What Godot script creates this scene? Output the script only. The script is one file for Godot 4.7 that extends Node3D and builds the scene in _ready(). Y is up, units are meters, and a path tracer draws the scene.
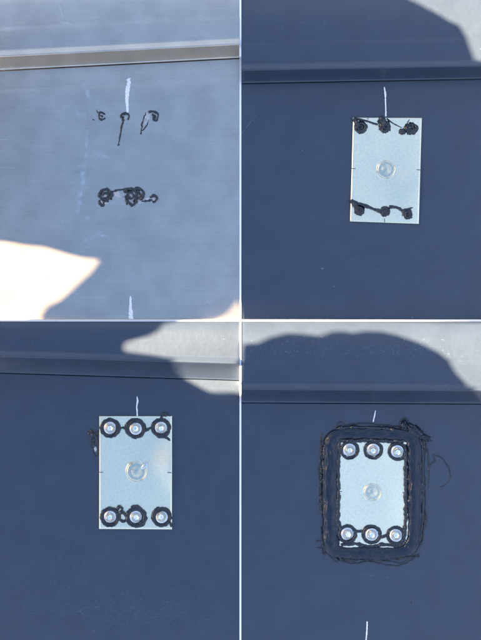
extends Node3D
# Four sections of coated metal roof, laid two by two, lit by a low sun and shaded by an unseen cut board.
const S := 0.00108            # metres to one unit of the plan below
const CAM := 1.6              # camera height
const U := 0.021              # height of the upper sheets above the lower ones
const SUN := Vector3(-1.0, 1.0, -0.34)
var rng := RandomNumberGenerator.new()
var noise := FastNoiseLite.new()
var M := {}

# ---------------------------------------------------------------- helpers
func P(px: float, py: float, h: float = 0.0) -> Vector3:      # plan -> world, for a point h above the lower sheets
	var k := S * (1.0 - h / CAM)
	return Vector3((px - 240.5) * k, h, (py - 320.0) * k)

func numbered(parent: Node, called: String) -> String:
	if not parent.has_node(NodePath(called)): return called
	var i := 1
	while parent.has_node(NodePath("%s_%03d" % [called, i])): i += 1
	return "%s_%03d" % [called, i]

func thing(called: String, label: String, category: String, at: Vector3, group := "") -> Node3D:
	var o := Node3D.new()
	o.name = numbered(self, called)
	add_child(o)
	o.position = at
	o.set_meta("label", label)
	o.set_meta("category", category)
	if group != "": o.set_meta("group", group)
	return o

func place(called: String, mesh: Mesh, mat: Material, parent: Node) -> MeshInstance3D:
	var m := MeshInstance3D.new()
	m.mesh = mesh
	m.material_override = mat
	m.name = numbered(parent, called)
	parent.add_child(m)
	return m

# vertices of st are in world space; a part of a thing is moved back by the thing's own place
func part(called: String, st: SurfaceTool, mat: Material, parent: Node3D) -> MeshInstance3D:
	st.generate_normals()
	st.index()
	var m := place(called, st.commit(), mat, parent)
	if parent != self and parent.get_parent() == self and not (parent is MeshInstance3D): m.position = -parent.position
	return m

func tool() -> SurfaceTool:
	var st := SurfaceTool.new()
	st.begin(Mesh.PRIMITIVE_TRIANGLES)
	return st

func quad(st: SurfaceTool, a: Vector3, b: Vector3, c: Vector3, d: Vector3) -> void:
	for v in [a, b, c, a, c, d]: st.add_vertex(v)

func box(st: SurfaceTool, lo: Vector3, hi: Vector3) -> void:
	st.set_smooth_group(-1)
	var p := []
	for i in 8: p.append(Vector3(hi.x if i & 1 else lo.x, hi.y if i & 2 else lo.y, hi.z if i & 4 else lo.z))
	quad(st, p[2], p[3], p[7], p[6]); quad(st, p[0], p[4], p[5], p[1])
	quad(st, p[4], p[6], p[7], p[5]); quad(st, p[0], p[1], p[3], p[2])
	quad(st, p[1], p[5], p[7], p[3]); quad(st, p[0], p[2], p[6], p[4])

# rows of equal length -> smooth sheet
func sheet(st: SurfaceTool, rows: Array, lo: Vector2, hi: Vector2) -> void:
	st.set_smooth_group(0)
	for i in rows.size() - 1:
		var a: PackedVector3Array = rows[i]
		var b: PackedVector3Array = rows[i + 1]
		for j in a.size() - 1:
			for v in [a[j], a[j + 1], b[j + 1], a[j], b[j + 1], b[j]]:
				st.set_uv(Vector2((v.x - lo.x) / (hi.x - lo.x), (v.z - lo.y) / (hi.y - lo.y)))
				st.add_vertex(v)

# rough tube through pts; flat squashes it vertically; lump roughens it
func tube(st: SurfaceTool, pts: Array, radii: Array, sides := 8, flat := 1.0, lump := 0.0, freq := 320.0, closed := false) -> void:
	st.set_smooth_group(0)
	var n := pts.size()
	var rings := []
	for i in n:
		var a: Vector3 = pts[(i - 1 + n) % n] if closed else pts[maxi(i - 1, 0)]
		var b: Vector3 = pts[(i + 1) % n] if closed else pts[mini(i + 1, n - 1)]
		var t := (b - a).normalized()
		var side := t.cross(Vector3.UP)
		side = Vector3.RIGHT if side.length() < 0.01 else side.normalized()
		var up := side.cross(t).normalized()
		var r: float = radii[i] if radii.size() > 1 else radii[0]
		var ring := PackedVector3Array()
		for k in sides:
			var f := TAU * k / sides
			var d := side * cos(f) + up * sin(f) * flat
			var c: Vector3 = pts[i]
			var q := c + d * r
			ring.append(c + d * r * (1.0 + lump * (noise.get_noise_3dv(q * freq) if freq > 0.0 else noise.get_noise_3d(cos(f) * 2.4 + pts[0].x * 90.0, sin(f) * 2.4, i * 0.045))))
		rings.append(ring)
	for i in (n if closed else n - 1):
		var p: PackedVector3Array = rings[i]
		var q: PackedVector3Array = rings[(i + 1) % n]
		for k in sides:
			var l := (k + 1) % sides
			quad(st, p[k], p[l], q[l], q[k])
	if not closed:
		for e in [0, n - 1]:
			var p: PackedVector3Array = rings[e]
			for k in sides:
				st.add_vertex(pts[e])
				if e == 0: st.add_vertex(p[(k + 1) % sides]); st.add_vertex(p[k])
				else: st.add_vertex(p[k]); st.add_vertex(p[(k + 1) % sides])

# smooth curve through plan points [x, y] or [x, y, lift]
func curve(pts: Array, h: float, step := 0.7, wob := 0.0) -> Array:
	var c := Curve3D.new()
	c.bake_interval = step * S
	for i in pts.size():
		var q = pts[i]
		var lift: float = q[2] * S if q.size() > 2 else 0.0
		var v := P(q[0], q[1], h) + Vector3(0, lift, 0)
		var a = pts[maxi(i - 1, 0)]
		var b = pts[mini(i + 1, pts.size() - 1)]
		var t := (P(b[0], b[1], h) - P(a[0], a[1], h)) / 6.0
		c.add_point(v, -t, t)
	var out := []
	for v in c.get_baked_points():
		out.append(v + Vector3(noise.get_noise_3dv(v * 160.0 + Vector3(7, 0, 0)), 0, noise.get_noise_3dv(v * 160.0 + Vector3(0, 0, 31))) * wob * S)
	return out

func taper(n: int, a: float, b: float, mid := -1.0) -> Array:
	var r := []
	for i in n:
		var t := float(i) / maxf(n - 1, 1)
		var w := lerpf(a, b, t)
		if mid >= 0.0: w = lerpf(lerpf(a, mid, t), lerpf(mid, b, t), t)
		r.append(w * S)
	return r

func strand(st: SurfaceTool, pts: Array, h: float, r0: float, r1: float, wob := 0.6, flat := 0.8) -> void:
	var c := curve(pts, h, 0.8, wob)
	var rr := taper(c.size(), r0, r1)
	for i in rr.size(): rr[i] *= 1.0 + 0.6 * noise.get_noise_3dv(c[i] * 150.0)
	tube(st, c, rr, 9, flat, 0.16, 300.0)

# lump of sealant: a squashed dome with rough outline
func lump(st: SurfaceTool, c: Vector3, rx: float, rz: float, ry: float, rough := 0.35, freq := 260.0, turn := 0.0) -> void:
	st.set_smooth_group(0)
	var rings := []
	var na := 30
	var nv := 9
	for i in nv + 1:
		var v := PI * 0.5 * i / nv
		var ring := PackedVector3Array()
		for k in na:
			var f := TAU * k / na
			var d := Vector3(cos(f) * cos(v), sin(v), sin(f) * cos(v))
			var out := 1.0 + rough * 0.8 * noise.get_noise_3dv(c * 33.0 + d * 1.5) + rough * noise.get_noise_3dv(c * 91.0 + d * 4.2)
			ring.append(c + Vector3(d.x * rx * S, d.y * ry * S, d.z * rz * S).rotated(Vector3.UP, turn) * out - Vector3(0, 0.0002, 0))
		rings.append(ring)
	for i in nv:
		for k in na:
			var l := (k + 1) % na
			quad(st, rings[i][k], rings[i][l], rings[i + 1][l], rings[i + 1][k])

func turned(st: SurfaceTool, c: Vector3, prof: Array, sides := 36, lift = null) -> void:      # prof: [radius, height] in metres, from the outside in
	st.set_smooth_group(0)
	for i in prof.size() - 1:
		for k in sides:
			var f := TAU * k / sides
			var g := TAU * (k + 1) / sides
			var a = prof[i]
			var b = prof[i + 1]
			var q := [c + Vector3(cos(f) * a[0], a[1], sin(f) * a[0]), c + Vector3(cos(g) * a[0], a[1], sin(g) * a[0]), c + Vector3(cos(g) * b[0], b[1], sin(g) * b[0]), c + Vector3(cos(f) * b[0], b[1], sin(f) * b[0])]
			if lift != null:
				for m in 4: q[m].y += lift.call(q[m])
			quad(st, q[0], q[1], q[2], q[3])

# ---------------------------------------------------------------- materials
func mat(c: Color, rough: float, metal := 0.0, spec := 0.5) -> StandardMaterial3D:
	var m := StandardMaterial3D.new()
	m.albedo_color = c.linear_to_srgb()
	m.roughness = rough
	m.metallic = metal
	m.metallic_specular = spec
	return m

func noise_tex(freq: float, lo: Color, hi: Color, octaves := 4, seed_ := 1, normal := 0.0) -> NoiseTexture2D:
	var f := FastNoiseLite.new()
	f.noise_type = FastNoiseLite.TYPE_SIMPLEX
	f.frequency = freq
	f.fractal_octaves = octaves
	f.seed = seed_
	var t := NoiseTexture2D.new()
	t.width = 512; t.height = 512
	t.seamless = true
	t.noise = f
	if normal > 0.0:
		t.as_normal_map = true
		t.bump_strength = normal
	else:
		var g := Gradient.new()
		g.set_color(0, lo); g.set_color(1, hi)
		t.color_ramp = g
	return t

func wear(img: Image, x: float, y: float, r: float, amount: float, tint := Color(1, 1, 1)) -> void:   # soft fleck of dust on the paint
	var w := img.get_width()
	var h := img.get_height()
	for j in range(maxi(int(y - r - 1), 0), mini(int(y + r + 2), h)):
		for i in range(maxi(int(x - r - 1), 0), mini(int(x + r + 2), w)):
			var d := Vector2(i - x, j - y).length() / maxf(r, 0.5)
			if d < 1.0:
				var c := img.get_pixel(i, j)
				img.set_pixel(i, j, c.lerp(tint, amount * (1.0 - d * d)))

# paint of one section: colour, broad cloudiness, fine grain, dust and rub marks. Plan coordinates x0..x1, y0..y1
func paint(base: Color, n: int, x0: float, y0: float, x1: float, y1: float) -> StandardMaterial3D:
	var q := 2.4
	var w := int((x1 - x0) * q)
	var h := int((y1 - y0) * q)
	var img := Image.create(w, h, false, Image.FORMAT_RGB8)
	var f := FastNoiseLite.new()
	f.seed = 40 + n
	f.frequency = 0.011
	f.fractal_octaves = 5
	for j in h:
		for i in w:
			var k := 1.0 + 0.14 * f.get_noise_2d(i, j) + 0.05 * f.get_noise_2d(i * 0.6, j * 14.0) + rng.randf_range(-0.07, 0.07)
			img.set_pixel(i, j, Color(base.r * k, base.g * k, base.b * k).linear_to_srgb())
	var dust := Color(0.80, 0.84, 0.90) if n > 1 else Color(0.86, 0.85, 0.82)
	var put := func(px: float, py: float, r: float, a: float): wear(img, (px - x0) * q, (py - y0) * q, r * q, minf(a * (1.5 if n == 1 else 1.0), 0.9), dust)
	var rub := func(pts: Array, r: float, a: float):            # a broken smear along a path
		for i in pts.size() - 1:
			var s: Vector2 = pts[i]
			var e: Vector2 = pts[i + 1]
			var m := int(s.distance_to(e) * 1.5)
			for k in m:
				var p := s.lerp(e, float(k) / m) + Vector2(rng.randf_range(-r, r), rng.randf_range(-r, r)) * 0.5
				put.call(p.x, p.y, r * rng.randf_range(0.4, 1.0), a * maxf(0.0, 0.55 + f.get_noise_2d(p.x * 9.0, p.y * 9.0) * 1.6))
	var scratch := func(a: Vector2, b: Vector2, al: float):
		for k in 60:
			var p := a.lerp(b, k / 60.0)
			put.call(p.x, p.y + 0.5 * f.get_noise_1d(p.x * 3.0), 0.45, al * (0.5 + f.get_noise_1d(p.x * 12.0)))
	var squiggles := func(cx: float, cy: float, rx: float, ry: float, count: int, al: float):   # dried drip edges
		for k in count:
			var p := Vector2(cx + rng.randfn(0, 0.45) * rx, cy + rng.randfn(0, 0.45) * ry)
			var dir := rng.randf_range(-0.6, 0.6)
			for s in rng.randi_range(1, 5):
				put.call(p.x, p.y, 0.36, al * rng.randf_range(0.3, 1.0))
				dir += rng.randf_range(-0.9, 0.9)
				p += Vector2(cos(dir), sin(dir)) * 0.55
	for k in 70: put.call(rng.randf_range(x0, x1), rng.randf_range(y0, y1), rng.randf_range(0.3, 0.7), rng.randf_range(0.08, 0.3))
	if n == 1:
		rub.call([Vector2(83, 84), Vector2(89, 97)], 2.6, 0.16)
		rub.call([Vector2(76, 106), Vector2(80, 118), Vector2(84, 114)], 3.2, 0.13)
		rub.call([Vector2(87, 130), Vector2(85, 160), Vector2(82, 185), Vector2(77, 213)], 2.2, 0.13)
		rub.call([Vector2(80, 165), Vector2(83, 180), Vector2(79, 195), Vector2(77, 212)], 3.6, 0.10)
		rub.call([Vector2(68, 167), Vector2(82, 166)], 2.0, 0.16)
		rub.call([Vector2(97, 155), Vector2(107, 157)], 3.0, 0.17)
		rub.call([Vector2(82, 242), Vector2(98, 233), Vector2(112, 239)], 2.6, 0.16)
		put.call(87.0, 218.0, 3.4, 0.2); put.call(62.0, 221.0, 1.3, 0.25); put.call(70.0, 229.0, 1.2, 0.25); put.call(64.0, 227.0, 1.0, 0.2)
		scratch.call(Vector2(0, 139), Vector2(8, 139), 0.3); scratch.call(Vector2(0, 167), Vector2(17, 167.5), 0.3)
		scratch.call(Vector2(59, 4), Vector2(65, 22), 0.3); rub.call([Vector2(63, 26), Vector2(74, 27.5)], 1.5, 0.4)
		scratch.call(Vector2(198, 290), Vector2(210, 304), 0.25); scratch.call(Vector2(200, 303), Vector2(214, 300), 0.2)
		scratch.call(Vector2(0, 82), Vector2(239, 80), 0.10); squiggles.call(170, 285, 60, 30, 14, 0.12); squiggles.call(100, 215, 120, 120, 20, 0.10)  # the full-width line paints in the lower crease's brighter band
		rub.call([Vector2(196, 20), Vector2(206, 17)], 1.0, 0.2)
	elif n == 2:
		squiggles.call(360, 200, 150, 150, 90, 0.10); squiggles.call(420, 110, 60, 30, 20, 0.12)
		squiggles.call(300, 24, 60, 16, 26, 0.25); scratch.call(Vector2(241, 134), Vector2(256, 114), 0.4)
		put.call(322.0, 268.0, 1.3, 0.4); put.call(334.0, 286.0, 0.9, 0.3); put.call(412.0, 317.0, 1.2, 0.3); put.call(302.0, 150.0, 0.9, 0.3)
		rub.call([Vector2(245, 268), Vector2(478, 268)], 1.5, 0.02); squiggles.call(360, 280, 110, 30, 12, 0.15)
	elif n == 3:
		squiggles.call(120, 610, 130, 26, 420, 0.26); squiggles.call(60, 560, 80, 50, 160, 0.22); squiggles.call(200, 520, 60, 60, 130, 0.2)
		squiggles.call(45, 415, 60, 20, 60, 0.22); squiggles.call(200, 420, 50, 20, 50, 0.2); squiggles.call(40, 480, 60, 50, 40, 0.13); squiggles.call(180, 410, 50, 9, 26, 0.25)
	else:
		squiggles.call(360, 520, 150, 150, 110, 0.12)
		squiggles.call(290, 350, 70, 10, 130, 0.28); squiggles.call(395, 348, 50, 9, 110, 0.28); squiggles.call(455, 356, 26, 8, 40, 0.07); squiggles.call(300, 340, 50, 6, 24, 0.35)
		squiggles.call(390, 565, 60, 20, 12, 0.2); squiggles.call(440, 520, 40, 60, 14, 0.12); squiggles.call(270, 480, 30, 70, 14, 0.14)
		scratch.call(Vector2(410, 480), Vector2(470, 483), 0.1); rub.call([Vector2(360, 573), Vector2(374, 575)], 1.6, 0.05); rub.call([Vector2(385, 577), Vector2(394, 578)], 1.6, 0.04)
		for k in 34: wear(img, (lerpf(322, 358, k / 34.0) + rng.randf_range(-1, 1) - x0) * q, (lerpf(592, 627, k / 34.0) + rng.randf_range(-1, 1) - y0) * q, q * 0.8, 0.22, Color(0.1, 0.11, 0.14))
		for k in 22: wear(img, (lerpf(358, 394, k / 22.0) + rng.randf_range(-2, 2) - x0) * q, (lerpf(624, 606, k / 22.0) + rng.randf_range(-2, 2) - y0) * q, q * 0.8, 0.16, Color(0.1, 0.11, 0.14))
		wear(img, (411 - x0) * q, (602.5 - y0) * q, q * 1.6, 0.7, Color(0.08, 0.09, 0.12))
	var m := StandardMaterial3D.new()
	m.albedo_texture = ImageTexture.create_from_image(img)
	m.roughness = 0.34
	m.metallic_specular = 0.55
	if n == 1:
		m.metallic = 0.94  # pale metallic finish stands in for this section's brighter exposure
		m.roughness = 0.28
	m.normal_enabled = true
	m.normal_texture = M.peel
	m.normal_scale = 0.07 if n > 1 else 0.015
	m.uv1_scale = Vector3.ONE
	return m

# ---------------------------------------------------------------- builders
# One roof section. y0/y1: the rib's top edge at the section's left and right side; run: how far rib and face reach down; base: the paint
func roof_panel(n: int, label: String, base: Color, x0: float, py0: float, x1: float, py1: float, y0: float, y1: float, run: float, crease: float, xl: float, xr: float) -> void:
	var pm := paint(base, n, x0, py0, x1, py1)
	var o := thing("roof_panel", label, "roof panel", P((x0 + x1) / 2, (py0 + py1) / 2, -0.0035), "coated metal roof sections laid two by two")
	var lo := Vector2(P(x0, 0).x, P(0, py0).z)
	var hi := Vector2(P(x1, 0).x, P(0, py1).z)
	var cols := 60
	var wave := func(p: Vector3) -> Vector3:
		return p + Vector3(0, 0.0005 * noise.get_noise_3dv(Vector3(p.x * 3.0, n * 5.3, p.z * 5.0)) + 0.00002 * noise.get_noise_3dv(Vector3(p.x * 30.0, n * 2.7, p.z * 30.0)), 0)
	var line := func(d: float, h: float, fixed := -9999.0) -> PackedVector3Array:
		var r := PackedVector3Array()
		for i in cols + 1:
			var t := float(i) / cols
			var px := lerpf(x0, x1, t)
			var yr := lerpf(y0, y1, (px - xl) / (xr - xl))
			var p := P(px, (yr + d) if fixed < -9000.0 else fixed, h)
			p.x = lerpf(lo.x, hi.x, t)
			if fixed > -9000.0: p.z = P(0, fixed).z
			r.append(wave.call(p))
		return r
	# upper sheet with its pressed crease
	var rows := [line.call(0, -0.003, py0 + 0.2), line.call(0, U - 0.0017, py0)]
	for e in [[-crease - 2.0, U - 0.0016], [-crease - 1.2, U - 0.0015], [-crease + 1.6, U - 0.0001], [-crease + 2.4, U], [-12.0, U + 0.0001], [-1.0, U + 0.0001]]: rows.append(line.call(e[0], e[1]))
	var st := tool(); sheet(st, rows, lo, hi); part("upper_sheet", st, pm, o)
	# rounded rib, the face below it and the returned drip edge
	rows = []
	var f := run
	for e in [[-1.0, U + 0.0001], [0.0, U + 0.0003], [0.6, U + 0.0007], [4.5, U + 0.0040], [5.2, U + 0.0043], [5.8, U + 0.0040], [6.5, U + 0.0030], [7.4, U + 0.0012], [lerpf(7.4, f - 1.4, 0.5), lerpf(U, 0.0036, 0.5)], [f - 1.4, 0.0036], [f - 0.8, 0.0030], [f - 0.1, 0.0027], [f + 0.3, 0.0023], [f + 0.1, 0.0019], [f - 4.0, 0.0019]]: rows.append(line.call(e[0], e[1]))
	st = tool(); sheet(st, rows, lo, hi); part("rib", st, pm, o)
	# lower sheet, tucked under the rib
	rows = [line.call(6.0, -0.0032), line.call(f + 0.5, -0.0032), line.call(f + 0.65, -0.0002), line.call(f + 1.4, 0.0), line.call(38.0, 0.0), line.call(39.5, 0.0001), line.call(41.5, 0.0005), line.call(43.0, 0.0006)]
	var nlow := 40
	for k in nlow:
		var t := float(k + 1) / nlow
		var row := PackedVector3Array()
		var a: PackedVector3Array = line.call(43.0, 0.0006)
		var b: PackedVector3Array = line.call(0, 0.0, py1)
		for i in a.size(): row.append(wave.call(Vector3(a[i].x, lerpf(0.0006, 0.0, t), lerpf(a[i].z, b[i].z, t))))
		rows.append(row)
	rows.append(line.call(0, 0.0, py1 - 0.0))
	rows[rows.size() - 2] = line.call(0, 0.0, py1 - 0.7)
	rows.append(line.call(0, -0.003, py1))
	st = tool(); sheet(st, rows, lo, hi); part("lower_sheet", st, pm, o)

# A galvanised plate with corners tl tr br bl, pressed boss and scribed marks; returns the thing
func mounting_plate(label: String, corners: Array, boss: Vector2, boss_r: float, marks: Array, bow: Vector3, tone: float) -> Node3D:
	var c := Vector2.ZERO
	for q in corners: c += q / 4.0
	var h0 := 0.0008
	var th := 0.0022
	var swell := func(p: Vector2) -> float:
		var du := (p.x - lerpf(corners[0].x, corners[1].x, bow.x)) / 72.0
		var dv := (p.y - lerpf(corners[0].y, corners[3].y, bow.y)) / 112.0
		return bow.z * exp(-(du * du * 9.0 + dv * dv * 20.0))
	var o := thing("mounting_plate", label, "metal plate", P(c.x, c.y, h0), "galvanised plates fixed to the roof sections")
	var st := tool()
	var nu := 44
	var nv := 66
	var rows := []
	var at := func(u: float, v: float, h: float) -> Vector3:
		var q: Vector2 = (corners[0] as Vector2).lerp(corners[1], u).lerp((corners[3] as Vector2).lerp(corners[2], u), v)
		return P(q.x, q.y, h)
	var lip := 0.006
	for j in range(-2, nv + 3):
		var row := PackedVector3Array()
		for i in range(-2, nu + 3):
			var u := clampf(lip + (1 - 2 * lip) * i / nu, 0, 1)
			var v := clampf(lip + (1 - 2 * lip) * j / nv, 0, 1)
			var h := h0 + th
			var at0: Vector2 = (corners[0] as Vector2).lerp(corners[1], u).lerp((corners[3] as Vector2).lerp(corners[2], u), v)
			h += swell.call(at0) + 0.00012 * noise.get_noise_2d(u * 2.0 + c.x, v * 3.0)
			if i < 0: u = 0.0
			if i > nu: u = 1.0
			if j < 0: v = 0.0
			if j > nv: v = 1.0
			if i == -1 or i == nu + 1 or j == -1 or j == nv + 1: h -= 0.00035
			if i == -2 or i == nu + 2 or j == -2 or j == nv + 2: h = h0
			row.append(at.call(u, v, h))
		rows.append(row)
	sheet(st, rows, Vector2(-1, -1), Vector2(1, 1))
	var zinc: StandardMaterial3D = M.zinc.duplicate()
	zinc.albedo_color = (M.zinc.albedo_color as Color) * Color(tone, tone, tone)
	part("plate", st, zinc, o)
	# pressed boss: a ring, a groove, a low dome
	st = tool()
	var r := boss_r * S
	var base := P(boss.x, boss.y, h0 + th)
	turned(st, base, [[r * 1.16, -0.0003], [r * 1.06, 0.00015], [r * 1.0, 0.0006], [r * 0.975, 0.00005], [r * 0.94, 0.00005], [r * 0.91, 0.0005], [r * 0.80, 0.0005], [r * 0.62, 0.0004], [r * 0.50, 0.0006], [r * 0.3, 0.0011], [r * 0.12, 0.0013], [0.00001, 0.0013]], 48, func(v: Vector3) -> float: return swell.call(Vector2(v.x / S + 240.5, v.z / S + 320.0)))
	var pressed: StandardMaterial3D = zinc.duplicate()
	pressed.albedo_color = (zinc.albedo_color as Color) * Color(0.90, 0.90, 0.91)
	pressed.roughness = 0.2
	part("boss", st, pressed, o)
	if marks.size() > 0:
		for k in marks:
			st = tool()
			var a := P(k[0], k[1], h0 + th)
			var b := P(k[2], k[3], h0 + th)
			var side := (b - a).cross(Vector3.UP).normalized() * 0.35 * S
			var y := Vector3(0, 0.00045 + swell.call(Vector2((k[0] + k[2]) / 2.0, (k[1] + k[3]) / 2.0)), 0)
			st.set_smooth_group(-1)
			var lowr := Vector3(0, -0.0003, 0)
			quad(st, a - side + y, a + side + y, b + side + y, b - side + y)
			for w in [[a - side, a + side], [a + side, b + side], [b + side, b - side], [b - side, a - side]]:
				quad(st, w[0] + lowr, w[1] + lowr, w[1] + y, w[0] + y)
			part("scribe_mark", st, M.scribe, o)
	return o

func add_screws(o: Node3D, spots: Array, h: float, r: float) -> void:
	for s in spots:
		var sc := place("screw", M.screw_head, M.steel, o)
		sc.position = P(s.x, s.y, h + 0.0012) - o.position
		sc.rotation = Vector3(rng.randf_range(-0.16, 0.16), rng.randf_range(0, TAU), rng.randf_range(-0.16, 0.16))
		sc.scale = Vector3.ONE * r / 6.6
		place("washer", M.washer, M.bright, sc)

# ring of squeezed-out sealant round a screw
func sealant_ring(label: String, c: Vector2, ri: float, ro: float, h: float, group: String, links := []) -> void:
	var o := thing("sealant_ring", label, "sealant", P(c.x, c.y, h), group)
	var st := tool()
	var pts := []
	var rr := []
	var n := 44
	var mid := (ri + ro) / 2
	var a0 := rng.randf_range(0, TAU)
	for i in n:
		var f := TAU * i / n
		var d := Vector3(cos(f), 0, sin(f))
		var k := mid + 0.7 * noise.get_noise_3dv(d * 1.8 + Vector3(c.x, 0, c.y))
		pts.append(P(c.x + d.x * k, c.y + d.z * k * 0.98, h + 0.0007))
		rr.append((ro - ri) * 0.50 * S * (1.0 + 0.35 * noise.get_noise_3dv(d * 3.4 + Vector3(c.x, 5, c.y)) + 0.25 * exp(-pow(wrapf(f - a0, -PI, PI) * 2.0, 2))))
	tube(st, pts, rr, 14, 0.8, 0.16, 260.0, true)
	part("ring", st, M.sealant, o)
	# the thread left where the nozzle was pulled off
	st = tool()
	var q := []
	for i in 5:
		var f := a0 + i * 0.55
		var k := mid + 0.5 * (i - 2)
		q.append([c.x + cos(f) * k, c.y + sin(f) * k, 2.2 + 0.2 * i])
	strand(st, q, h, 0.9, 0.35, 0.5)
	part("thread", st, M.sealant, o)
	for l in links:
		st = tool()
		strand(st, l, h + 0.0008, 1.7, 1.3, 0.5, 0.7)
		part("link", st, M.sealant, o)

func sealant_blob(label: String, c: Vector2, rx: float, rz: float, h: float, tails: Array, lobes := []) -> void:
	var o := thing("sealant_blob", label, "sealant", P(c.x, c.y, h), "sealant blobs over the holes of the plate without screws")
	var st := tool()
	lump(st, P(c.x, c.y, h), rx, rz, 1.7, 0.25, 260.0)
	for l in lobes: lump(st, P(l[0], l[1], h), l[2], l[2] * 0.9, 2.2, 0.3)
	part("body", st, M.sealant, o)
	st = tool()
	var q := []
	var a0 := rng.randf_range(0, TAU)
	for i in 22:
		var f := a0 + i * 0.62 + rng.randf_range(-0.3, 0.3)
		var k := lerpf(rx * 0.80, 0.5, i / 21.0) * rng.randf_range(0.7, 1.22)
		q.append([c.x + cos(f) * k, c.y + sin(f) * k * rz / rx, lerpf(1.1, 2.9, i / 21.0)])
	strand(st, q, h, 1.6, 1.0, 1.0)
	part("swirl", st, M.sealant, o)
	for t in tails:
		st = tool()
		strand(st, t[0], h, t[1], t[2], 0.3)
		part("tail", st, M.sealant, o)

# chalk stroke: plan points with half widths [x, y, w]
func chalk_mark(label: String, pts: Array) -> void:
	var mid = pts[pts.size() / 2]
	var o := thing("chalk_mark", label, "chalk mark", P(mid[0], mid[1], 0.0004), "white strokes drawn on the roof sections")
	var st := tool()
	st.set_smooth_group(-1)
	var left := []
	var right := []
	for i in pts.size() - 1:
		var n := 10
		for k in (n + 1 if i == pts.size() - 2 else n):
			var t := float(k) / n
			var a = pts[i]
			var b = pts[i + 1]
			var x := lerpf(a[0], b[0], t)
			var y := lerpf(a[1], b[1], t)
			var w := lerpf(a[2], b[2], t)
			left.append(P(x - w * (1.0 + 0.6 * noise.get_noise_2d(x * 0.5, y * 0.9)), y, 0.00085))
			right.append(P(x + w * (1.0 + 0.6 * noise.get_noise_2d(x * 0.5 + 90, y * 0.9)), y, 0.00085))
	var dn := Vector3(0, -0.0009, 0)
	for i in left.size() - 1:
		quad(st, left[i], right[i], right[i + 1], left[i + 1])
		quad(st, left[i] + dn, left[i], left[i + 1] + dn, left[i + 1])
		quad(st, left[i], left[i + 1], left[i + 1] + dn, left[i] + dn)
		quad(st, right[i + 1], right[i], right[i] + dn, right[i + 1] + dn)
	part("stroke", st, M.chalk, o)

# outline of light and shade at height hb for a plan point at height h
func cast(px: float, py: float, h: float, hb: float) -> Vector2:
	var p := P(px, py, h) + SUN * (hb - h)
	return Vector2(p.x, p.z)

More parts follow.
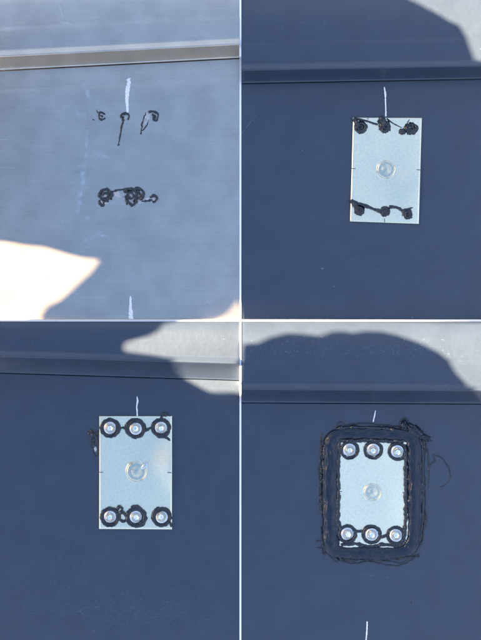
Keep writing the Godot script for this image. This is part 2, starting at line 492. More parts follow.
# ---------------------------------------------------------------- the scene
func _ready() -> void:
	rng.seed = 20240611
	noise.seed = 5
	noise.frequency = 1.0
	noise.fractal_octaves = 3
	var cam := Camera3D.new()
	cam.name = "camera"
	cam.position = Vector3(0, CAM, 0)
	cam.rotation_degrees = Vector3(-90, 0, 0)
	cam.fov = rad_to_deg(2.0 * atan(320.0 * S / CAM))
	cam.near = 0.05
	cam.far = 400.0
	add_child(cam)
	cam.current = true
	var env := Environment.new()
	env.background_mode = Environment.BG_SKY
	env.tonemap_mode = Environment.TONE_MAPPER_LINEAR
	env.tonemap_exposure = 14.0
	env.sdfgi_enabled = true
	env.ssao_enabled = true
	env.ssil_enabled = true
	var sky := ProceduralSkyMaterial.new()
	sky.sky_top_color = Color(0.016, 0.037, 0.084).linear_to_srgb()
	sky.sky_horizon_color = Color(0.055, 0.078, 0.120).linear_to_srgb()
	sky.sky_curve = 0.28
	sky.ground_bottom_color = Color(0.04, 0.04, 0.04).linear_to_srgb()
	sky.ground_horizon_color = Color(0.045, 0.07, 0.11).linear_to_srgb()
	sky.sun_angle_max = 55.0
	sky.sun_curve = 0.18
	sky.sky_cover = clouds()
	sky.sky_cover_modulate = Color(1, 1, 1, 1)
	env.sky = Sky.new()
	env.sky.sky_material = sky
	var we := WorldEnvironment.new()
	we.name = "world_environment"
	we.environment = env
	add_child(we)
	var sun := DirectionalLight3D.new()
	sun.name = "sun"
	sun.light_color = Color(1.0, 0.88, 0.72)
	sun.light_energy = 1.6
	sun.light_angular_distance = 0.4
	sun.shadow_enabled = true
	add_child(sun)
	sun.look_at_from_position(SUN * 10.0, Vector3.ZERO, Vector3.UP)

	make_materials()
	# the setting
	var st := tool()
	box(st, Vector3(-60, -0.5, -60), Vector3(60, -0.030, 60))
	var g := part("ground", st, M.ground, self)
	g.set_meta("kind", "structure"); g.set_meta("label", "dark grey ground under the roof sections"); g.set_meta("category", "ground")
	var b := thing("divider_board", "white board added to stand in for thin divider lines between the four roof sections", "board", Vector3(0, -0.030, 0))
	st = tool()
	box(st, Vector3(-0.33, -0.030, -0.42), Vector3(0.33, -0.004, 0.42))
	part("board", st, M.white, b)  # added board and strips stand in for flat white divider lines
	var a0 := P(239.5, 0, 0).x
	var a1 := P(241.3, 0, 0).x
	var b0 := P(0, 319.5, 0).z
	var b1 := P(0, 321.5, 0).z
	var hi := U - 0.0008
	for e in [[-0.40, P(0, 60, 0).z, hi], [P(0, 60, 0).z, b0, 0.0008], [b1, P(0, 384, 0).z, hi], [P(0, 384, 0).z, 0.40, 0.0008]]:
		st = tool(); box(st, Vector3(a0, -0.0035, e[0]), Vector3(a1, e[2], e[1])); part("divider_strip", st, M.white, b)
	st = tool(); box(st, Vector3(-0.31, -0.0035, b0), Vector3(0.31, 0.012, b1)); part("divider_strip", st, M.white, b)

	var blue := Color(0.0290, 0.0420, 0.0645)
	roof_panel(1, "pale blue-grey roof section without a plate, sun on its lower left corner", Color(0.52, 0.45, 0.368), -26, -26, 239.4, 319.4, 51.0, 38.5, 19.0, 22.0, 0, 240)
	roof_panel(2, "dark blue roof section carrying the plate with black blobs and no screws", blue, 241.4, -26, 507, 319.4, 64.5, 60.0, 18.5, 21.0, 241, 481)
	roof_panel(3, "dark blue roof section with sun across the right of its rib", blue * 0.96, -26, 321.6, 239.4, 666, 350.5, 358.0, 22.0, 17.0, 0, 240)
	roof_panel(4, "dark blue roof section carrying the plate framed in a black sealant bead", blue, 241.4, 321.6, 507, 666, 383.5, 384.7, 18.8, 22.0, 241, 481)
	unseen_shade_board()
	plates()
	seal_first()
	seal_second()
	seal_third()
	seal_fourth()
	chalk_mark("long white chalk stroke above the middle screw hole on the section without a plate", [[129.8, 78, 0.9], [128.2, 79.5, 1.6], [129.2, 82, 1.8], [127.3, 90, 2.0], [126.9, 100, 1.7], [127.4, 113, 0.9]])
	chalk_mark("white pointed chalk stroke at the bottom edge of the section without a plate", [[130.4, 296, 0.4], [130.4, 300, 1.1], [130.6, 310, 1.6], [131.0, 319, 2.2]])
	chalk_mark("thin white chalk line leading to the top edge of the plate without screws", [[384.3, 87, 0.5], [385.4, 93, 0.9], [385.7, 104, 0.6], [386.0, 116.5, 0.7]])
	chalk_mark("faint white chalk line touching the top edge of the unframed plate with six screws", [[137.0, 396.5, 0.4], [137.6, 401, 0.9], [136.7, 406, 0.6], [137.2, 416, 0.7]])
	chalk_mark("short slanting white chalk tick just above the sealant border", [[375.6, 410.5, 0.4], [374.6, 416, 0.6], [373.2, 422, 0.6]])
	chalk_mark("white chalk line at the bottom edge below the sealant border", [[367.3, 621.5, 0.7], [367.0, 630, 0.7], [365.8, 644, 0.6]])

func clouds() -> Texture2D:                # thin high cloud, additive over the blue
	var w := 1024
	var h := 512
	var img := Image.create(w, h, false, Image.FORMAT_RGBA8)
	var f := FastNoiseLite.new()
	f.seed = 12
	f.frequency = 0.9
	f.fractal_octaves = 6
	for j in h / 2 + 4:
		var th := PI * (j + 0.5) / h
		for i in w:
			var ph := TAU * (i + 0.5) / w
			var d := Vector3(sin(th) * cos(ph), cos(th), sin(th) * sin(ph))
			var q := d / maxf(d.y + 0.25, 0.12)
			var a := smoothstep(-0.30, 0.50, f.get_noise_3d(q.x * 1.1 + 1.7, 3.0, q.z * 1.7 + 0.6))
			img.set_pixel(i, j, Color(0.40, 0.395, 0.37, a * 0.48))
	return ImageTexture.create_from_image(img)

func make_materials() -> void:
	M.peel = noise_tex(0.06, Color.BLACK, Color.WHITE, 3, 8, 2.0)
	M.white = mat(Color(0.86, 0.87, 0.88), 0.5)
	M.chalk = mat(Color(0.92, 0.92, 0.91), 0.9, 0.0, 0.2)
	M.chalk.albedo_texture = noise_tex(0.05, Color(0.82, 0.82, 0.83), Color(1, 1, 1), 5, 21)
	M.chalk.uv1_triplanar = true; M.chalk.uv1_world_triplanar = true; M.chalk.uv1_scale = Vector3.ONE * 20.0
	M.ground = mat(Color(1, 1, 1), 0.95)
	M.ground.albedo_texture = noise_tex(0.02, Color(0.22, 0.24, 0.27), Color(0.30, 0.32, 0.35), 5, 3)
	M.ground.uv1_triplanar = true; M.ground.uv1_world_triplanar = true; M.ground.uv1_scale = Vector3.ONE * 0.7
	M.wood = mat(Color(1, 1, 1), 0.8)
	M.wood.albedo_texture = noise_tex(0.015, Color(0.32, 0.33, 0.36), Color(0.40, 0.41, 0.44), 4, 6)
	M.wood.uv1_triplanar = true; M.wood.uv1_world_triplanar = true; M.wood.uv1_scale = Vector3(1.5, 1.5, 9)
	M.zinc = mat(Color(0.99, 0.885, 0.61), 0.28, 0.92)
	M.zinc.albedo_texture = noise_tex(0.03, Color(0.93, 0.93, 0.93), Color(1, 1, 1), 6, 4)
	M.zinc.normal_enabled = true
	M.zinc.normal_texture = noise_tex(0.035, Color.BLACK, Color.WHITE, 4, 9, 3.0)
	M.zinc.normal_scale = 0.06
	M.zinc.uv1_triplanar = true; M.zinc.uv1_world_triplanar = true; M.zinc.uv1_scale = Vector3.ONE * 18.0
	M.scribe = mat(Color(0.10, 0.10, 0.11), 0.7)
	M.steel = mat(Color(0.90, 0.87, 0.78), 0.24, 1.0)
	M.bright = mat(Color(0.62, 0.61, 0.57), 0.30, 1.0)
	M.bright.normal_enabled = true
	M.bright.normal_texture = M.zinc.normal_texture
	M.bright.normal_scale = 0.8
	M.bright.uv1_triplanar = true; M.bright.uv1_scale = Vector3.ONE * 40.0
	M.sealant = mat(Color(0.006, 0.007, 0.010), 0.13, 0.0, 0.6)
	M.tooled = mat(Color(0.010, 0.015, 0.026), 0.19, 0.0, 0.5)
	M.smear = mat(Color(0.50, 0.48, 0.48), 0.6, 0.0, 0.3)
	# screw: flanged six-sided head, and its washer
	var st := tool()
	st.set_smooth_group(-1)
	var r := 3.5 * S
	var tops := []
	for lev in [[r, 0.0], [r, 0.0034], [r * 0.84, 0.0042], [r * 0.5, 0.0036], [0.00001, 0.0037]]:
		var ring := []
		for k in 6: ring.append(Vector3(cos(TAU * k / 6) * lev[0], lev[1], sin(TAU * k / 6) * lev[0]))
		tops.append(ring)
	for i in 4:
		for k in 6: quad(st, tops[i][k], tops[i][(k + 1) % 6], tops[i + 1][(k + 1) % 6], tops[i + 1][k])
	st.generate_normals()
	M.screw_head = st.commit()
	st = tool()
	turned(st, Vector3.ZERO, [[6.7 * S, -0.0010], [6.7 * S, 0.0000], [6.3 * S, 0.0005], [5.2 * S, 0.0008], [4.4 * S, 0.0011], [4.9 * S, 0.0014], [4.4 * S, 0.0005], [3.0 * S, 0.0002]], 40)
	st.generate_normals()
	M.washer = st.commit()

func unseen_shade_board() -> void:                # unseen board, its outline shaped to leave the sun patches and shade the rest
	var hb := 0.72
	var top := U + 0.001
	var poly := PackedVector2Array()
	var pts := []
	# left side, from the top going down: notch that lights the lower left of the first section
	pts.append_array([[-45, -70, 0], [-45, 239, 0], [0, 240.5, 0], [20, 244, 0], [38, 245.5, 0], [60, 252, 0], [75, 256, 0], [99, 258.5, 0], [98, 262, 0], [91, 272, 0], [82, 280, 0], [70, 291, 0], [60, 300, 0], [55, 302.5, 0], [47, 306, 0], [42, 313, 0], [38.5, 321, 0], [-45, 321, 0]])
	pts.append_array([[-45, 700, 0], [502, 690, 0]])
	# right side, from the bottom going up: the long notch across the tops of the lower two sections
	pts.append_array([[502, 405, 0], [479, 405, 0], [477, 396, 0.010], [475, 388, top], [462, 384, top], [458, 379, top], [450, 371, top], [443, 359, top], [432, 350, top], [415, 341, top], [395, 334, top], [380, 330.5, top], [362, 330, top], [350, 332, top], [340, 330, top], [328, 331, top], [318, 335, top], [300, 333, top], [285, 332, top], [268, 336, top], [255, 342, top], [241.2, 343, top], [239.2, 348, top], [238.6, 380, top]])
	pts.append_array([[239.5, 393.5, 0], [232, 392, 0], [222, 392.5, 0], [210, 392, 0], [200, 388, 0], [190, 382.5, 0], [178, 376, 0], [178, 368, 0.009], [174, 359, top], [150, 354.5, top], [118, 350.5, top], [117, 345, top], [119, 340.5, top], [130, 336.5, top], [142, 333, top], [150, 328, top], [156, 321, top]])
	pts.append_array([[208, 320, 0], [222, 312, 0], [231.5, 300, 0], [236.6, 290.5, 0], [238.6, 319.8, 0.003], [502, 320.6, top]])
	# top right: the notch that lights the corner of the second section
	pts.append_array([[502, 63, top], [482, 62, top], [479, 60, top], [469, 59, top], [466, 50, top], [461, 37, top], [455.5, 27.5, top], [452, 22, top], [443, 18, top], [428, 9, top], [411, 0, top], [385, -12, top], [350, -70, top]])
	for q in pts: poly.append(cast(q[0], q[1], q[2], hb))
	var lo := poly[0]
	for q in poly: lo = lo.min(q)
	var o := thing("unseen_shade_board", "dark grey board on two posts, out of view on the left, cut to shade the roof sections", "board", Vector3(lo.x, -0.030, 0))
	var st := tool()
	st.set_smooth_group(-1)
	var idx := Geometry2D.triangulate_polygon(poly)
	if idx.is_empty(): push_error("shade board outline crosses itself")
	for y in [hb, hb + 0.006]:
		for i in range(0, idx.size(), 3):
			for k in ([0, 1, 2] if y > hb else [0, 2, 1]): st.add_vertex(Vector3(poly[idx[i + k]].x, y, poly[idx[i + k]].y))
	for i in poly.size():
		var p := poly[i]
		var q := poly[(i + 1) % poly.size()]
		quad(st, Vector3(p.x, hb, p.y), Vector3(q.x, hb, q.y), Vector3(q.x, hb + 0.006, q.y), Vector3(p.x, hb + 0.006, p.y))
	part("panel", st, M.wood, o)
	for z in [cast(0, -60, 0, hb).y, cast(0, 690, 0, hb).y]:
		st = tool(); box(st, Vector3(lo.x - 0.04, -0.030, z - 0.02), Vector3(lo.x - 0.003, hb + 0.02, z + 0.02)); part("post", st, M.wood, o)
		st = tool(); box(st, Vector3(lo.x - 0.16, -0.029, z - 0.06), Vector3(lo.x + 0.08, -0.010, z + 0.06)); part("foot", st, M.wood, o)

func plates() -> void:
	mounting_plate("bare galvanised plate with six black sealant blobs and no screws", [Vector2(353, 117.5), Vector2(422, 117.8), Vector2(419, 224), Vector2(350, 221.5)], Vector2(386, 169.5), 9.0,
		[[351.6, 168.5, 355.5, 168.6], [416.5, 170.0, 420.6, 170.2], [384.6, 218.4, 384.7, 222.4], [368, 117.9, 368, 119.5]], Vector3(0.98, 0.62, 0.0034), 1.0)
	var p := mounting_plate("galvanised plate held by six ringed screws, without a sealant border", [Vector2(99.2, 416), Vector2(172, 416), Vector2(172, 529.5), Vector2(99, 529)], Vector2(136.3, 471.5), 10.0,
		[[99.3, 472.2, 103, 472.2], [167.5, 472.2, 171.8, 472.2]], Vector3(1.10, 0.43, 0.0056), 1.0)
	# the spur pressed beside the boss
	var st := tool()
	lump(st, P(144.6, 465.8, 0.0042), 5.0, 2.6, 1.5, 0.15, 100.0, 0.8)
	part("spur", st, M.bright, p)
	add_screws(p, [Vector2(110, 428), Vector2(135.6, 428.5), Vector2(161, 428), Vector2(110, 517), Vector2(136, 517), Vector2(161.5, 516.8)], 0.0032, 6.4)
	var q := mounting_plate("galvanised plate held by six screws inside a black sealant border", [Vector2(334, 432), Vector2(411, 432), Vector2(411, 551), Vector2(333, 551)], Vector2(372.4, 492), 8.6,
		[[339.5, 491.5, 342, 491.5], [402.5, 492.5, 405.5, 492.5]], Vector3(0.7, 0.62, 0.0010), 1.04)
	add_screws(q, [Vector2(349.6, 450), Vector2(373.3, 450), Vector2(397.5, 451.5), Vector2(347.5, 534), Vector2(371.8, 534.5), Vector2(396, 535.3)], 0.0032, 6.6)

func seal_first() -> void:                 # old sealant left on the first section where a plate came off
	var g := "sealant left on the section without a plate"
	var o := thing("sealant_remnant", "small black sealant ring, leftmost of the upper three remnants", "sealant", P(101, 116), g)
	var st := tool()
	strand(st, [[104.5, 117.5, 1], [102, 119.8, 1], [98.8, 118.2, 1], [98.6, 114.5, 1], [101.5, 113, 1.2], [104.5, 114.5, 1]], 0.0, 1.14, 0.80, 1.3)
	strand(st, [[99.5, 116, 0.6], [102.5, 116.5, 1.2], [101.5, 117.8, 0.8]], 0.0, 1.04, 0.50, 1.0)
	part("ring", st, M.sealant, o)
	st = tool(); strand(st, [[99.5, 114, 0.4], [97.2, 112.4, 0.5], [97.3, 109.8, 0.2]], 0.0, 0.83, 0.30, 1.2); strand(st, [[92.5, 119.5, 0.2], [94.6, 120.4, 0.4]], 0.0, 0.83, 0.50, 0.6); part("thread", st, M.sealant, o)
	st = tool(); lump(st, P(104.8, 113.5, 0), 2.0, 1.4, 0.5, 0.6); lump(st, P(101.8, 121, 0), 2.4, 0.9, 0.4, 0.6); part("smear", st, M.smear, o)
	o = thing("sealant_remnant", "black sealant dab under the long chalk stroke with a dripping tail", "sealant", P(125, 117), g)
	st = tool()
	strand(st, [[121.6, 118.5, 0.8], [121.2, 115.5, 0.9], [124, 113.8, 1.2], [128, 114.4, 1.2], [129.6, 117, 0.9], [127.5, 120, 0.8]], 0.0, 1.35, 0.90, 1.2)
	lump(st, P(123.4, 118.4, 0), 2.2, 2.6, 1.4, 0.6)
	part("body", st, M.sealant, o)
	st = tool(); lump(st, P(125.6, 118, 0), 2.2, 1.8, 1.7, 0.5); lump(st, P(123.6, 122.5, 0), 1.0, 2.6, 0.8, 0.4, 260, -0.3); part("smear", st, M.smear, o)
	st = tool(); strand(st, [[124, 120, 0.5], [122, 126, 0.4], [120.3, 134, 0.4], [118.8, 142, 0.4], [118, 145.5, 0.5]], 0.0, 0.94, 0.70, 1.3); lump(st, P(118.4, 145, 0), 1.7, 1.0, 0.9, 0.6); part("tail", st, M.sealant, o)
	o = thing("sealant_remnant", "torn sealant patch with a grey flap, rightmost of the upper three remnants", "sealant", P(151, 117), g)
	st = tool()
	strand(st, [[148.8, 112.2, 0.8], [153, 111.8, 1.2], [157, 113.2, 1.2], [158.4, 117, 1], [156.5, 120.6, 0.8], [153, 119.5, 0.8], [153.5, 116, 1]], 0.0, 1.25, 0.80, 1.3)
	strand(st, [[152, 114.5, 0.8], [155, 117.5, 1.2], [153, 121, 0.6]], 0.0, 1.04, 0.60, 1.2)
	lump(st, P(155.2, 116.2, 0), 1.6, 1.9, 1.2, 0.7)
	part("body", st, M.sealant, o)
	st = tool()
	lump(st, P(147.6, 116.5, 0), 4.2, 4.6, 0.9, 0.5); lump(st, P(145.4, 122.5, 0), 3.0, 6.0, 0.7, 0.4, 260, -0.35); lump(st, P(156.8, 121, 0), 1.7, 1.3, 0.6, 0.6)
	part("flap", st, M.smear, o)
	st = tool(); strand(st, [[146, 112.5, 0.3], [143.8, 118, 0.4], [142.4, 125, 0.5], [141.2, 134.5, 0.3]], 0.0, 0.73, 1.00, 1.2); strand(st, [[148.5, 121, 0.3], [145.5, 127.5, 0.5], [142, 131, 0.4]], 0.0, 0.52, 0.80, 1.0); part("thread", st, M.sealant, o)
	# the lower run
	o = thing("sealant_remnant", "knotted run of black sealant loops below the three small remnants", "sealant", P(128, 196), g)
	st = tool()
	strand(st, [[112.5, 197.5, 1.2], [108.5, 190, 1.4], [102.5, 190, 1.4], [99.6, 194, 1.2], [101.5, 198.5, 1.2], [107, 200, 1.3], [112, 196.5, 1.2]], 0.0, 1.77, 1.30, 1.3)
	strand(st, [[102, 195, 1.2], [105.5, 193, 2], [109, 195.5, 1.6], [106.5, 198, 1]], 0.0, 1.25, 0.80, 1.3)
	strand(st, [[99, 200, 0.6], [100.5, 204.5, 0.9], [102.8, 206, 0.6], [103.5, 202, 0.7], [108, 201, 0.8]], 0.0, 1.66, 1.00, 1.2)
	part("loop", st, M.sealant, o)
	st = tool()
	strand(st, [[124, 193, 1], [126.5, 189.5, 1.4], [132, 189, 1.4], [136.5, 193, 1.5], [136, 200, 1.3], [132.5, 205.5, 1], [127.5, 201.5, 1.2], [124.4, 195.5, 1.2]], 0.0, 1.66, 1.40, 1.3)
	strand(st, [[128, 199, 1.2], [127.5, 194.5, 1.6], [131, 192.5, 2], [134, 196, 1.6], [131, 199, 1.2], [130, 196.5, 1.5]], 0.0, 1.25, 0.90, 1.2)
	part("loop", st, M.sealant, o)
	st = tool()
	strand(st, [[134, 190.5, 1.2], [138, 188.4, 1.4], [142.5, 191, 1.3], [143.6, 196.5, 1.2], [140, 200.5, 1]], 0.0, 1.56, 1.10, 1.3)
	strand(st, [[139, 191.5, 1], [140.8, 195.5, 1.4], [137.8, 199.5, 1]], 0.0, 1.04, 0.80, 1.3)
	part("loop", st, M.sealant, o)
	st = tool()
	strand(st, [[111, 191.5, 0.8], [118, 190, 0.8], [126, 189, 1.1]], 0.0, 0.83, 0.90, 1.6)
	strand(st, [[141.5, 201, 0.8], [147, 200.5, 0.7], [152, 199.5, 0.9]], 0.0, 0.62, 0.90, 1.2)
	strand(st, [[149.5, 197.5, 0.7], [153, 195.6, 1.1], [156.5, 197.8, 1], [155.8, 201, 0.7], [152.5, 202, 0.8]], 0.0, 1.35, 1.00, 1.2)
	part("thread", st, M.sealant, o)
	var crumbs := RandomNumberGenerator.new()
	crumbs.seed = 9
	for e in [[101, 192], [99.6, 202], [104, 205], [109.5, 192], [111, 199], [107, 188.8], [116, 190.6], [120, 190], [125.5, 191], [127, 203.5], [132, 206], [129, 190], [136.5, 191], [137, 198], [142.6, 198.6], [139.6, 190], [145.5, 200.6], [150, 200.6], [156.2, 196.6], [134.4, 200.4], [105, 197.4]]:
		st = tool()
		lump(st, P(e[0], e[1], 0), crumbs.randf_range(0.9, 2.3), crumbs.randf_range(0.8, 1.7), crumbs.randf_range(0.9, 1.8), 0.6, 260.0, crumbs.randf_range(0, 3.0))
		part("crumb", st, M.sealant, o)
	st = tool()
	for e in [[116.5, 194, 4.2, 3.4], [103.5, 202.6, 4.8, 2.2], [131, 197, 4.2, 4.8], [105.6, 195.5, 3.4, 3.0], [140, 196, 3.0, 4.0], [147, 199, 4.4, 1.7], [153.6, 199.4, 2.8, 2.2], [121, 196, 2.6, 1.6], [139, 202.5, 2.8, 1.4], [105, 192.4, 2.2, 1.0], [133.6, 191.6, 2.4, 0.8], [128.4, 203, 1.0, 2.0], [143.6, 193, 0.9, 2.2], [112.8, 199.6, 1.2, 1.0], [101, 206.6, 2.0, 0.7], [135.2, 203.4, 0.8, 1.8], [156.6, 200.4, 0.7, 1.2]]: lump(st, P(e[0], e[1], 0), e[2], e[3], 1.1, 0.6)
	part("smear", st, M.smear, o)

func seal_second() -> void:
	var h := 0.0030
	sealant_blob("black sealant blob at the top left corner of the screwless plate", Vector2(361, 127.5), 6.6, 6.2, h, [[[[353.5, 118.5, 1], [356, 122, 1.5], [359, 126, 2]], 2.6, 1.6], [[[354, 118.5, 0.8], [360, 119.5, 1], [368, 121.5, 1], [378, 125, 1.2]], 1.2, 0.8]])
	sealant_blob("black sealant blob at the middle of the top edge of the screwless plate", Vector2(385, 126.5), 6.0, 6.6, h, [[[[380, 118, 0.8], [383, 121, 1.6], [386, 126, 2]], 3.2, 1.6], [[[386.5, 118.5, 0.8], [392, 122.5, 1], [398, 126, 0.8], [402, 127.5, 0.5]], 0.7, 0.35]], [[382, 121, 4.4]])
	sealant_blob("black sealant blob with a side lobe at the top right corner of the screwless plate", Vector2(410.8, 128.8), 7.4, 6.6, h, [[[[407, 124.5, 2], [408.6, 121, 2.2], [409.5, 119.6, 2]], 0.6, 0.3]], [[402.3, 131.6, 3.6]])
	sealant_blob("black sealant blob at the bottom left corner of the screwless plate", Vector2(359.5, 210.5), 5.4, 5.2, h, [[[[350.8, 200, 0.6], [354, 204, 1], [358, 208, 1.6]], 1.8, 2.6], [[[351.5, 200.2, 0.8], [359, 203.5, 1.2], [368, 206.8, 1.2], [378, 210.5, 1.3], [384, 211, 1.5]], 1.2, 1.9]])
	sealant_blob("black sealant blob at the middle of the bottom edge of the screwless plate", Vector2(385, 211.5), 5.4, 5.4, h, [[[[389, 207, 1.2], [395, 207, 1.2], [400, 209, 1.3], [405, 213, 1.6]], 1.4, 1.8]])
	sealant_blob("black sealant blob at the bottom right corner of the screwless plate", Vector2(408, 214.2), 5.2, 5.8, h, [[[[403, 210.5, 1.2], [408, 209, 2], [413, 207.8, 1.6]], 1.6, 0.5]])

func seal_third() -> void:
	var h := 0.0030
	var g := "sealant rings round the screws of the unframed plate"
	sealant_ring("black sealant ring around the top left screw of the unframed plate", Vector2(110, 428), 6.4, 10.4, h, g, [[[119.5, 429, 0.4], [122.5, 427.8, 0.3], [126, 429, 0.4]]])
	sealant_ring("black sealant ring around the top middle screw of the unframed plate", Vector2(135.6, 428.5), 6.4, 10.6, h, g, [[[145, 431, 0.4], [148.5, 428.8, 0.3], [152, 427.5, 0.4]]])
	sealant_ring("black sealant ring with a tail around the top right screw of the unframed plate", Vector2(161, 428), 6.4, 10.2, h, g, [[[165, 437, 0.2], [169, 439.5, 0.2], [172.5, 442.5, -0.3]], [[161, 418.5, 0.2], [163.5, 414, -0.5], [166, 413.5, -1.0], [165, 416.5, -0.2]]])
	sealant_ring("black sealant ring around the bottom left screw of the unframed plate", Vector2(110, 517), 6.4, 10.4, h, g, [[[117, 509.5, 0.4], [119, 506.4, 1], [122.5, 508.5, 0.8], [120.5, 512.5, 0.6]], [[119, 513.5, 0.4], [122.5, 512, 1], [126, 516, 0.4]], [[119, 519, 0.4], [123, 521.5, 0.6], [127, 519, 0.4]]])
	sealant_ring("black sealant ring around the bottom middle screw of the unframed plate", Vector2(136, 517), 6.4, 11.0, h, g, [[[131, 508, 0.4], [136, 505.8, 0.5], [141, 508.5, 0.4]]])
	sealant_ring("black sealant ring around the bottom right screw of the unframed plate", Vector2(161.5, 516.8), 6.4, 10.4, h, g, [[[169.5, 522, 0.3], [171, 525, 0.0], [171.5, 526.8, -0.2]]])
	var o := thing("sealant_clump", "tangled clump of black sealant threads at the left edge of the unframed plate", "sealant", P(94, 440))
	var st := tool()
	for q in [[[90.5, 428, 0.3], [91, 432, 0.8], [88, 434, 0.6], [92.5, 436.5, 1.2], [97, 433, 1], [98.8, 431, 0.5]], [[87.5, 433.5, 0.3], [91, 433, 1], [95, 436.5, 1.3], [98.5, 437, 0.8]], [[90, 431, 0.3], [91.5, 438, 1], [90.5, 444, 0.8], [92, 449, 0.7], [94.5, 454.5, 0.5], [97, 456.5, 0.6]], [[94, 435, 1], [96.5, 439, 1.2], [98.2, 444, 1], [97.6, 451, 0.8], [98, 455, 0.6]], [[92.5, 441, 0.8], [95, 439.5, 1.2], [97, 441.5, 1.2], [94.5, 444, 0.8], [93.4, 441.5, 0.8]], [[89, 437, 0.3], [92, 434, 1.2], [95.5, 432.5, 1], [98, 434, 0.5]], [[93.5, 455.5, 0.4], [96.5, 455, 0.8], [98, 452.5, 0.5]]]: strand(st, q, 0.0, 1.1, 0.7, 1.4)
	part("thread", st, M.sealant, o)
	st = tool(); lump(st, P(91.4, 432.8, 0), 2.6, 2.6, 1.8, 0.7); lump(st, P(95, 436, 0), 2.4, 1.5, 1.2, 0.7); lump(st, P(95.6, 456, 0), 1.7, 1.3, 1, 0.7); part("body", st, M.sealant, o)
	st = tool(); lump(st, P(95.4, 449, 0), 2.0, 4.4, 0.9, 0.5, 260, 0.35); lump(st, P(94.6, 427.6, 0), 1.6, 2.6, 0.4, 0.6); part("smear", st, M.smear, o)

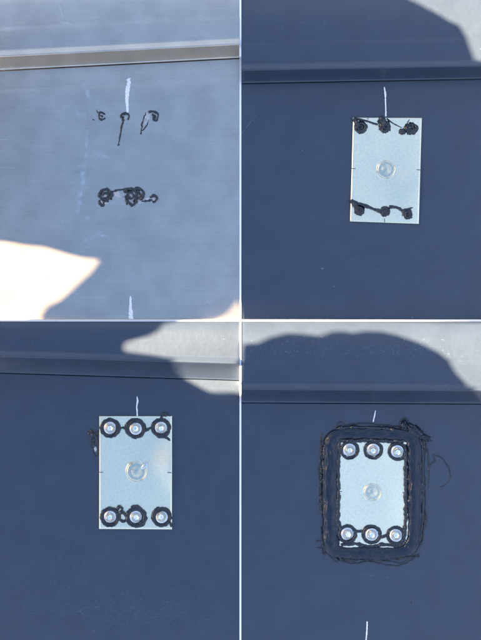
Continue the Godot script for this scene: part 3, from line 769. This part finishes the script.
func seal_fourth() -> void:
	var h := 0.0030
	var g := "sealant rings round the screws of the framed plate"
	sealant_ring("black sealant ring around the top left screw inside the sealant border", Vector2(349.6, 450), 6.9, 9.8, h, g)
	sealant_ring("black sealant ring around the top middle screw inside the sealant border", Vector2(373.3, 450), 6.9, 9.9, h, g)
	sealant_ring("black sealant ring around the top right screw inside the sealant border", Vector2(397.5, 451.5), 6.9, 9.8, h, g)
	sealant_ring("black sealant ring around the bottom left screw inside the sealant border", Vector2(347.5, 534), 6.8, 9.8, h, g, [[[356, 531, 0.2], [359, 531.6, 0.2], [362.5, 530.5, 0.2]], [[339.5, 528, 0.2], [338, 523, 0.2], [337, 518, 0.4]]])
	sealant_ring("black sealant ring around the bottom middle screw inside the sealant border", Vector2(371.8, 534.5), 6.8, 10.2, h, g, [[[381, 538, 0.2], [384, 536.4, 0.2], [387, 534.5, 0.2]]])
	sealant_ring("black sealant ring around the bottom right screw inside the sealant border", Vector2(396, 535.3), 6.8, 10.0, h, g)
	var o := thing("sealant_border", "rectangular border of smoothed black sealant with ragged edges around the plate", "sealant", P(372, 492))
	var loop := curve([[331.5, 444], [330.5, 470], [330.5, 500], [331.5, 540], [334, 549], [342, 552.2], [360, 553], [380, 553], [400, 551.5], [409.5, 547.5], [413.2, 538], [414.4, 515], [414.4, 480], [414.0, 455], [413, 441.5], [406.5, 436.2], [390, 434.8], [370, 434.2], [350, 434], [338.5, 435.4], [333, 439], [331.5, 444]], 0.0018, 1.1, 0.2)
	loop.remove_at(loop.size() - 1)
	var lr := []
	for i in loop.size():
		var t: Vector3 = (loop[(i + 1) % loop.size()] - loop[i - 1]).normalized()
		lr.append(S * lerpf(8.0, 6.2, absf(t.x)) * (1.0 + 0.2 * noise.get_noise_3dv(loop[i] * 30.0)))
	var bt := tool()
	tube(bt, loop, lr, 36, 0.46, 0.2, -1.0, true)
	part("bead", bt, M.tooled, o)
	# ridges left by the smoothing tool along the bead
	for e in [[[[327.5, 440], [326.6, 470], [327, 505], [328.4, 546]], 0.0042], [[[334.5, 446], [333.6, 475], [334.2, 510], [335, 540]], 0.0048], [[[330.6, 450], [329.8, 480], [330.4, 515]], 0.0050], [[[418, 446], [418.8, 475], [418.4, 510], [416.6, 538]], 0.0046], [[[409.8, 448], [410.8, 480], [410.6, 520]], 0.0048], [[[345, 431], [365, 430.6], [392, 431.6]], 0.0040], [[[342, 549.6], [360, 549.8], [385, 549.8], [402, 547.4]], 0.0044], [[[350, 556], [372, 556.4], [394, 555.2]], 0.0040]]:
		var rt := tool()
		strand(rt, e[0], e[1], 0.9, 0.5, 0.6, 0.6)
		part("ridge", rt, M.sealant, o)
	# smoothed dab dragged over the top right corner, strokes dragged off the bottom left one
	var st := tool()
	lump(st, P(414, 431, 0.0006), 11, 5.6, 4.4, 0.35, 200, -0.55); lump(st, P(404, 426.5, 0.0006), 3.6, 6.2, 3.6, 0.4); lump(st, P(422, 437, 0.0006), 7.6, 3.0, 3.2, 0.4, 200, -0.1)
	part("corner_dab", st, M.tooled, o)
	st = tool()
	for q in [[[329, 536, 1.5], [332, 545, 2], [337, 553, 1.4], [342, 560, 0.6]], [[334, 540, 1.5], [339, 549, 2], [346, 555.5, 1]], [[326, 546, 1], [328, 549, 1.2], [334, 557, 0.8], [338, 561, 0.5]]]:
		var c := curve(q, 0.0004, 0.9, 0.5)
		tube(st, c, taper(c.size(), 2.0, 1.8, 2.8), 8, 0.8, 0.2)
	part("drag_stroke", st, M.tooled, o)
	# dark lips along the inner and outer edges
	var lips := [
		[[[338.6, 440], [339, 452], [338.2, 470], [338.4, 495], [337.8, 515], [340, 526], [342, 534]], 2.1, 0.0034], [[[404.6, 444], [406, 456], [405.6, 480], [406, 505], [405.2, 527], [404, 541]], 1.9, 0.0042],
		[[[337, 440.6], [350, 441], [368, 440.2], [385, 441.2], [404, 441.6]], 2.1, 0.0034], [[[341, 545.4], [352, 543.6], [362, 545.4], [372, 546], [384, 544.6], [396, 546], [405, 543]], 1.7, 0.0036],
		[[[326, 440], [324.5, 455], [324.8, 480], [326, 510], [327, 535], [330, 552]], 2.4, 0.0014], [[[421, 441], [422.6, 460], [422.8, 490], [422.6, 515], [420.4, 535], [415, 550]], 1.9, 0.0014],
		[[[336, 429.4], [350, 427.6], [370, 428.2], [392, 429.8], [402, 432]], 2.2, 0.0014], [[[342, 556.5], [360, 558.6], [378, 559.4], [396, 557.6], [410, 552], [417, 546]], 1.3, 0.0014]]
	for l in lips:
		st = tool()
		var c := curve(l[0], l[2], 0.9, 1.0)
		var r := []
		for v in c: r.append(l[1] * S * (1.0 + 0.6 * noise.get_noise_3dv(v * 110.0)))
		tube(st, c, r, 9, 0.8, 0.15)
		part("lip", st, M.sealant, o)
	var edge := RandomNumberGenerator.new()
	edge.seed = 5
	for side in 4:
		for k in 13:
			st = tool()
			var t := edge.randf()
			var along := edge.randf_range(3.5, 8.5)
			var thin := edge.randf_range(0.9, 2.0)
			var off := edge.randf_range(-1.2, 1.6)
			if side == 0: lump(st, P(323.6 - off - 1.5 * sin(t * 3.1), lerpf(436, 552, t), 0.0002), thin, along, 1.6, 0.45)
			elif side == 1: lump(st, P(422.8 + off - maxf(0.0, t - 0.82) * 24.0, lerpf(440, 548, t), 0.0002), thin, along, 1.6, 0.45)
			elif side == 2: lump(st, P(lerpf(336, 404, t), 428.4 - off, 0.0002), along, thin, 1.6, 0.45)
			else: lump(st, P(lerpf(344, 414, t), 558.6 + off - maxf(0.0, t - 0.7) * 20.0, 0.0002), along, thin, 1.5, 0.45, 260, 0.0 if t < 0.75 else 0.4)
			part("smeared_edge", st, M.sealant, o)
	# stray threads pulled away from the edges
	var rnd := RandomNumberGenerator.new()
	rnd.seed = 77
	for k in 34:
		var side := k % 4
		var q := []
		var t0 := rnd.randf()
		var len := rnd.randf_range(0.12, 0.5)
		var off := rnd.randf_range(-0.5, 4.2)
		for i in 5:
			var t := t0 + (i / 4.0 - 0.5) * len
			t = clampf(t, -0.02, 1.02)
			var d := off + rnd.randf_range(-0.9, 0.9)
			var p: Vector2
			if side == 0: p = Vector2(325 - d - 2.2 * sin(t * 3.1), lerpf(436, 552, t))
			elif side == 1: p = Vector2(422.4 + d * 0.9 - 5.0 * maxf(0.0, t - 0.8) * 5.0, lerpf(438, 546, t))
			elif side == 2: p = Vector2(lerpf(334, 412, t), 429.5 - d * 0.8)
			else: p = Vector2(lerpf(340, 418, t), 556.5 + d * 0.8 - 8.0 * maxf(0.0, t - 0.75))
			q.append([p.x, p.y, rnd.randf_range(0.2, 1.1)])
		st = tool(); strand(st, q, 0.0, rnd.randf_range(0.45, 0.85), rnd.randf_range(0.2, 0.5), 0.8); part("thread", st, M.sealant, o)
	for q in [[[325.5, 437, 0.6], [320.5, 452, 0.6], [319, 470, 0.5], [320.5, 492, 0.5], [324, 520, 0.6], [327, 540, 0.6]], [[333, 431, 0.6], [325, 440, 0.6], [321.5, 452, 0.5], [323, 470, 0.5]],
			[[336, 429, 0.8], [338, 423.5, 1], [341.5, 421.8, 0.8], [343.5, 423.5, 0.6], [344.8, 419, 0.4]], [[338, 428, 0.8], [350, 424.6, 0.8], [364, 423, 0.8], [382, 424.6, 0.8], [400, 426.5, 0.8]],
			[[400, 427, 1], [401, 421.5, 1.2], [404.5, 418, 1], [408, 420.5, 1], [410, 426, 1.6]], [[408, 424, 1.4], [414, 425.5, 1.6], [418.5, 430, 1.4], [425, 434, 1], [431, 440.5, 0.5]], [[426, 442, 0.8], [429, 441, 0.8], [432.4, 440.6, 0.4]],
			[[427, 473, 0.4], [430, 465, 0.6], [435, 461, 0.7], [433, 456.5, 0.6], [436, 455.5, 0.6], [443, 459, 0.6], [449, 468.5, 0.6], [450, 478, 0.5], [446.5, 483.5, 0.4], [440, 486.5, 0.2], [432, 485, 0.2]], [[424, 446, 0.6], [428, 450, 0.6], [428.4, 462, 0.6], [429, 475, 0.4], [428, 490, 0.3]],
			[[341, 560, 0.5], [352, 563.5, 0.4], [368, 561.5, 0.4], [385, 564.5, 0.4], [398, 565.5, 0.4], [410, 561, 0.5], [418, 555, 0.5]], [[370, 560, 0.5], [388, 561, 0.6], [402, 562.5, 0.5], [411, 556, 0.6], [420, 545, 0.5]], [[316, 541, 0.1], [324, 540.5, 0.3], [329, 538, 0.6]],
			[[317, 547, 0.2], [323, 549, 0.4], [330, 552, 0.6]]]:
		st = tool(); strand(st, q, 0.0, 0.75, 0.4, 0.8); part("thread", st, M.sealant, o)
